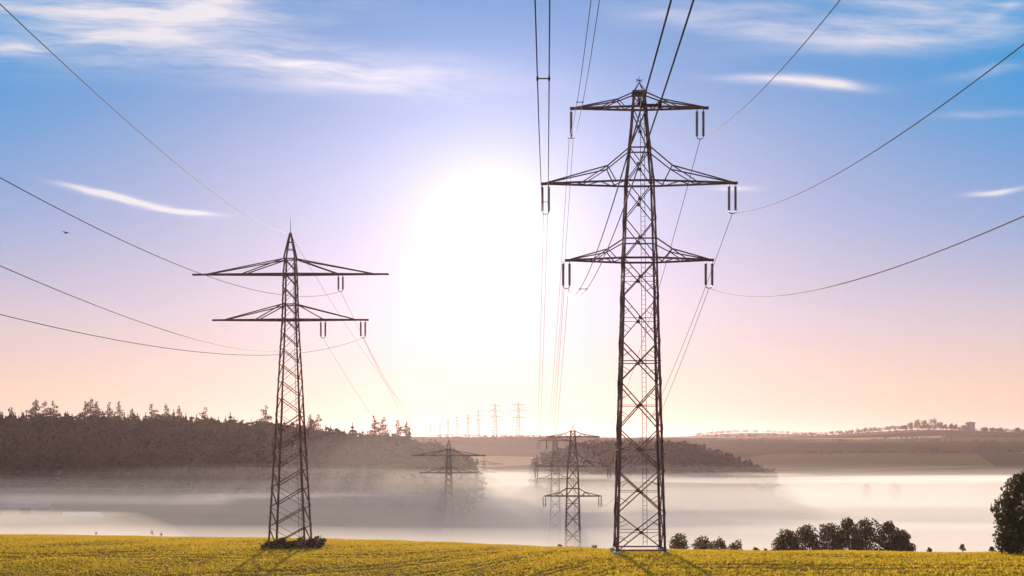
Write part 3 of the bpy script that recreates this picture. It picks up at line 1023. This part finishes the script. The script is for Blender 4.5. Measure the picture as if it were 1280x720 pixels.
def mid_wood():
    r = np.random.default_rng(31)
    p = scatter(8, 190, 690, 860, 6.0, r)
    px = 640 + F * p[:, 0] / p[:, 1]
    keep = (px > 671) & (px < 962)
    p = p[keep]; px = px[keep]
    g = height(p[:, 0], p[:, 1])
    ycap = np.interp(px, [671, 678, 690, 715, 750, 800, 850, 880, 920, 945, 962], [566, 549, 542, 541, 545, 547, 546, 545, 552, 564, 583])
    cap = (HOR - ycap) / F * p[:, 1] - g
    h = np.minimum(r.uniform(12, 19, len(p)), cap * r.uniform(.88, 1.03, len(p)))
    ok = h > 3
    con = r.uniform(0, 1, len(p)) < .15
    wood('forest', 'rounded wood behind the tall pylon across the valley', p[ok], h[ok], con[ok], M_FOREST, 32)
mid_wood()
def far_wood():
    r = np.random.default_rng(41)
    P, H = [], []
    def line(xa, ya, xb, yb, n, h0, h1, jx=6, jy=8):
        for t in np.sort(r.uniform(0, 1, n)):
            P.append((xa + (xb - xa) * t + r.normal(0, jx), ya + (yb - ya) * t + r.normal(0, jy))); H.append(r.uniform(h0, h1))
    line(330, 2180, 640, 2100, 200, 5, 9)
    line(600, 2090, 1080, 2110, 330, 6, 12)
    line(480, 2050, 900, 1850, 170, 4, 8)
    line(330, 1950, 560, 1980, 100, 3, 7)
    line(520, 1700, 860, 1560, 150, 3, 6)
    line(250, 1500, 620, 1420, 130, 3, 6)
    line(300, 1230, 700, 1330, 150, 3, 6)
    line(600, 3800, 980, 3800, 160, 8, 14, 20, 20)
    line(-90, 1560, 60, 1480, 110, 3, 6)
    line(-120, 1900, 130, 1850, 120, 4, 7)
    line(-200, 2500, 200, 2450, 160, 5, 8)
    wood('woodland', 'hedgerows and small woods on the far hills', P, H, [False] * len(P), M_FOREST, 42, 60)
far_wood()

# conifers that stand out over the forest skyline
def conifer(label, px, yt, d, hh, seed):
    r = np.random.default_rng(seed)
    x = (px - 640) / F * d
    top = EYE + (HOR - yt) / F * d
    root = empty('conifer_tree', (x, d, top - hh))
    tagset(root, label, 'conifer', 'tall conifers standing over the forest skyline')
    L = []
    for t in np.linspace(.15, .97, 13):
        w = hh * (.27 * (1 - t) ** .75 + .025) * r.uniform(.75, 1.3)
        L.append((r.normal(0, w * .35), r.normal(0, w * .35), hh * t, w, w, hh * .045))
    v, f = leaf_quads(lobes_points(L, 1100, r, .2), .40, r)
    np_mesh('crown', v, f, M_NEEDLE, root)
    mb = MB(); mb.tube([(0, 0, -.3), (0, 0, hh * .5), (0, 0, hh * .97)], [.25, .16, .03], 6)
    mb.build('trunk', M_BARK, root, True)
for i, (px, yt, lab) in enumerate([(45, 495, 'pointed conifer, tallest on the skyline near the left border'), (56, 498, 'conifer just right of the tallest one near the left border'),
                                   (66, 499, 'third conifer of the clump near the left border'), (14, 505, 'short conifer on the skyline nearest the left border'),
                                   (114, 494, 'tallest conifer of the second skyline clump from the left'), (107, 498, 'left neighbour of the tallest conifer in the second clump'),
                                   (121, 499, 'right neighbour of the tallest conifer in the second clump'), (137, 500, 'slim conifer between the second and third skyline clumps'),
                                   (149, 499, 'conifer pair member on the skyline, right of the slim one'), (165, 507, 'stub conifer in the low stretch of the left skyline'),
                                   (190, 502, 'lone conifer over the middle of the left forest skyline'), (207, 502, 'conifer on the skyline left of the dense red-brown part'),
                                   (224, 505, 'small conifer on the skyline, half way to the left pylon'), (255, 506, 'bushy conifer on the skyline well left of the left pylon'),
                                   (332, 503, 'lone pointed conifer just left of the left pylon body'), (388, 514, 'conifer on the skyline just right of the left pylon body'),
                                   (398, 515, 'second conifer right of the left pylon body'), (468, 517, 'pointed conifer where the forest skyline begins to fall'),
                                   (478, 518, 'second conifer where the forest skyline begins to fall'), (498, 522, 'conifer on the falling skyline left of the foggy pylon'),
                                   (508, 524, 'lowest conifer on the falling skyline at the forest end')]):
    conifer(lab, px, yt + 3.0, 600 + (i * 7) % 30, 15 + (i * 3) % 5, 100 + i)

# trees and a tower on the far hill
G_HT = 'trees on the far hilltop'
for i, (px, yt, wpx) in enumerate([(1130, 535, 9), (1138, 530, 10), (1147, 526, 11), (1156, 527, 9), (1167, 525, 12), (1175, 530, 9), (1182, 532, 5), (1189, 531, 5), (1195, 532, 5), (1205, 533, 6), (1232, 538, 7), (1250, 537, 8), (1272, 536, 8), (1240, 540, 6)]):
    d = 2070.0
    x = (px - 640) / F * d; g = gz(x, d)
    H = max(EYE + (HOR - yt + 1.5) / F * d - g, 8)
    tree('hilltop_tree', ['leftmost and lowest', 'second', 'third', 'fourth', 'tallest and broadest', 'sixth', 'slim seventh', 'slim eighth', 'slim ninth', 'tenth, beside the tower,', 'first right of the tower', 'third right of the tower', 'rightmost', 'second right of the tower'][i] + ' tree of the far hilltop row, counted from the left' if i < 10 else
         ['first tree right of the far tower on the hilltop', 'third tree right of the far tower on the hilltop', 'rightmost far hilltop tree, near the right border', 'second and lowest tree right of the far tower'][i - 10],
         'tree', G_HT, (x, d, g), H, wpx * .6 / F * d, 500 + i, 700, .75, M_FOREST, .3, crown_from=.2, nl=6, limbs=False)
for px, yt, lab in [(1083, 605, 'left of two treetops sticking out of the fog'), (1119, 604, 'right and wider of two treetops sticking out of the fog')]:
    d = 800.0
    x = (px - 640) / F * d; g = gz(x, d)
    tree('foggy_tree', lab, 'tree', 'two treetops in the fog', (x, d, g), EYE + (HOR - yt) / F * d - g, 4.5 if px < 1100 else 6.0, px, 400, .6, M_FOREST, .3, crown_from=.25, nl=7)

# round stone tower on the hill
d = 2075.0; x = (1213 - 640) / F * d; g = gz(x, d)
tw = empty('tower', (x, d, g - .5))
tagset(tw, 'broad round tower with low domed roof on the far hilltop', 'tower')
Ht = EYE + (HOR - 527) / F * d - g + .5
mb = MB(); mb.tube([(0, 0, 0), (0, 0, Ht * .4), (0, 0, Ht * .78), (0, 0, Ht * .80), (0, 0, Ht * .84)], [7.68, 7.44, 7.44, 8.64, 8.64], 24); mb.build('wall', M_STONE, tw)
mb = MB(); mb.tube([(0, 0, Ht * .842), (0, 0, Ht * .90), (0, 0, Ht * .96), (0, 0, Ht)], [9.0, 7.92, 4.8, 0.48], 24); mb.build('roof', M_ROOF, tw, True)
for a in (-2.3, -1.57, -.85):
    mb = MB(); mb.box(-.7, .7, -.12, .12, Ht * .5, Ht * .62)
    wn = mb.build('window', M_GLASS, tw); wn.location = (math.cos(a) * 7.45, math.sin(a) * 7.45, 0); wn.rotation_euler.z = a + math.pi / 2

# farm in the fog on the left
d = 430.0; x = (36 - 640) / F * d; g = gz(x, d)
bn = empty('barn', (x, d, g), R(4)); tagset(bn, 'long low barn with a pale blue roof in the fog at left', 'barn')
mb = MB(); mb.box(-8, 8, -3.5, 3.5, -1, 2.6)
mb.build('wall', M_STONE, bn)
mb = MB()
mb.v += [Vector(c) for c in ((-8.4, -3.9, 2.5), (8.4, -3.9, 2.5), (8.4, 3.9, 2.5), (-8.4, 3.9, 2.5), (-8.4, 0, 4.4), (8.4, 0, 4.4))]
mb.f += [(0, 1, 5, 4), (2, 3, 4, 5), (0, 4, 3), (1, 2, 5), (3, 2, 1, 0)]
mb.build('roof', M_PALEROOF, bn)
mb = MB(); mb.box(-1.8, 1.8, -3.6, -3.48, 0, 2.2); mb.build('door', M_GLASS, bn)
x2 = (104 - 640) / F * d; g2 = gz(x2, d)
pt = empty('polytunnel', (x2, d, g2), R(-2)); tagset(pt, 'low white plastic tunnel right of the barn in the fog', 'polytunnel')
mb = MB()
arc = [(0, 2.0 * math.cos(t), 1.5 * math.sin(t)) for t in np.linspace(0, math.pi, 11)]
n0 = len(arc)
for xx in (-7, 7): mb.v += [Vector((xx, a[1], a[2])) for a in arc]
mb.f += [(i, i + 1, n0 + i + 1, n0 + i) for i in range(n0 - 1)] + [tuple(range(n0 - 1, -1, -1)), tuple(range(n0, 2 * n0))]
mb.build('cover', M_WHITE, pt)
mb = MB()
for xx in np.linspace(-7, 7, 6): mb.tube([Vector((xx, a[1] * 1.02, a[2] * 1.02)) for a in arc], .05, 5)
mb.build('hoop', M_STEEL_PALE, pt)

# bird
p = W(83, 291, 70)
mb = MB()
mb.v += [Vector(c) for c in ((0, -.16, 0), (-.05, 0, .0), (0, .02, .05), (.05, 0, 0), (0, .02, -.05), (0, .22, 0), (-.16, .02, .07), (-.42, .10, .03), (-.18, .12, .06), (.16, .02, .07), (.42, .10, .03), (.18, .12, .06), (-.05, .30, 0), (.05, .30, 0))]
mb.f += [(0, 2, 1), (0, 3, 2), (0, 1, 4), (0, 4, 3), (5, 1, 2), (5, 2, 3), (5, 4, 1), (5, 3, 4), (1, 6, 8), (6, 7, 8), (3, 11, 9), (9, 11, 10), (1, 8, 2), (3, 2, 11), (5, 12, 13)]
o = mb.build('bird', M_BIRD); o.location = p; o.rotation_euler = (0, 0, R(70))
tagset(o, 'small dark bird flying over the left forest', 'bird')
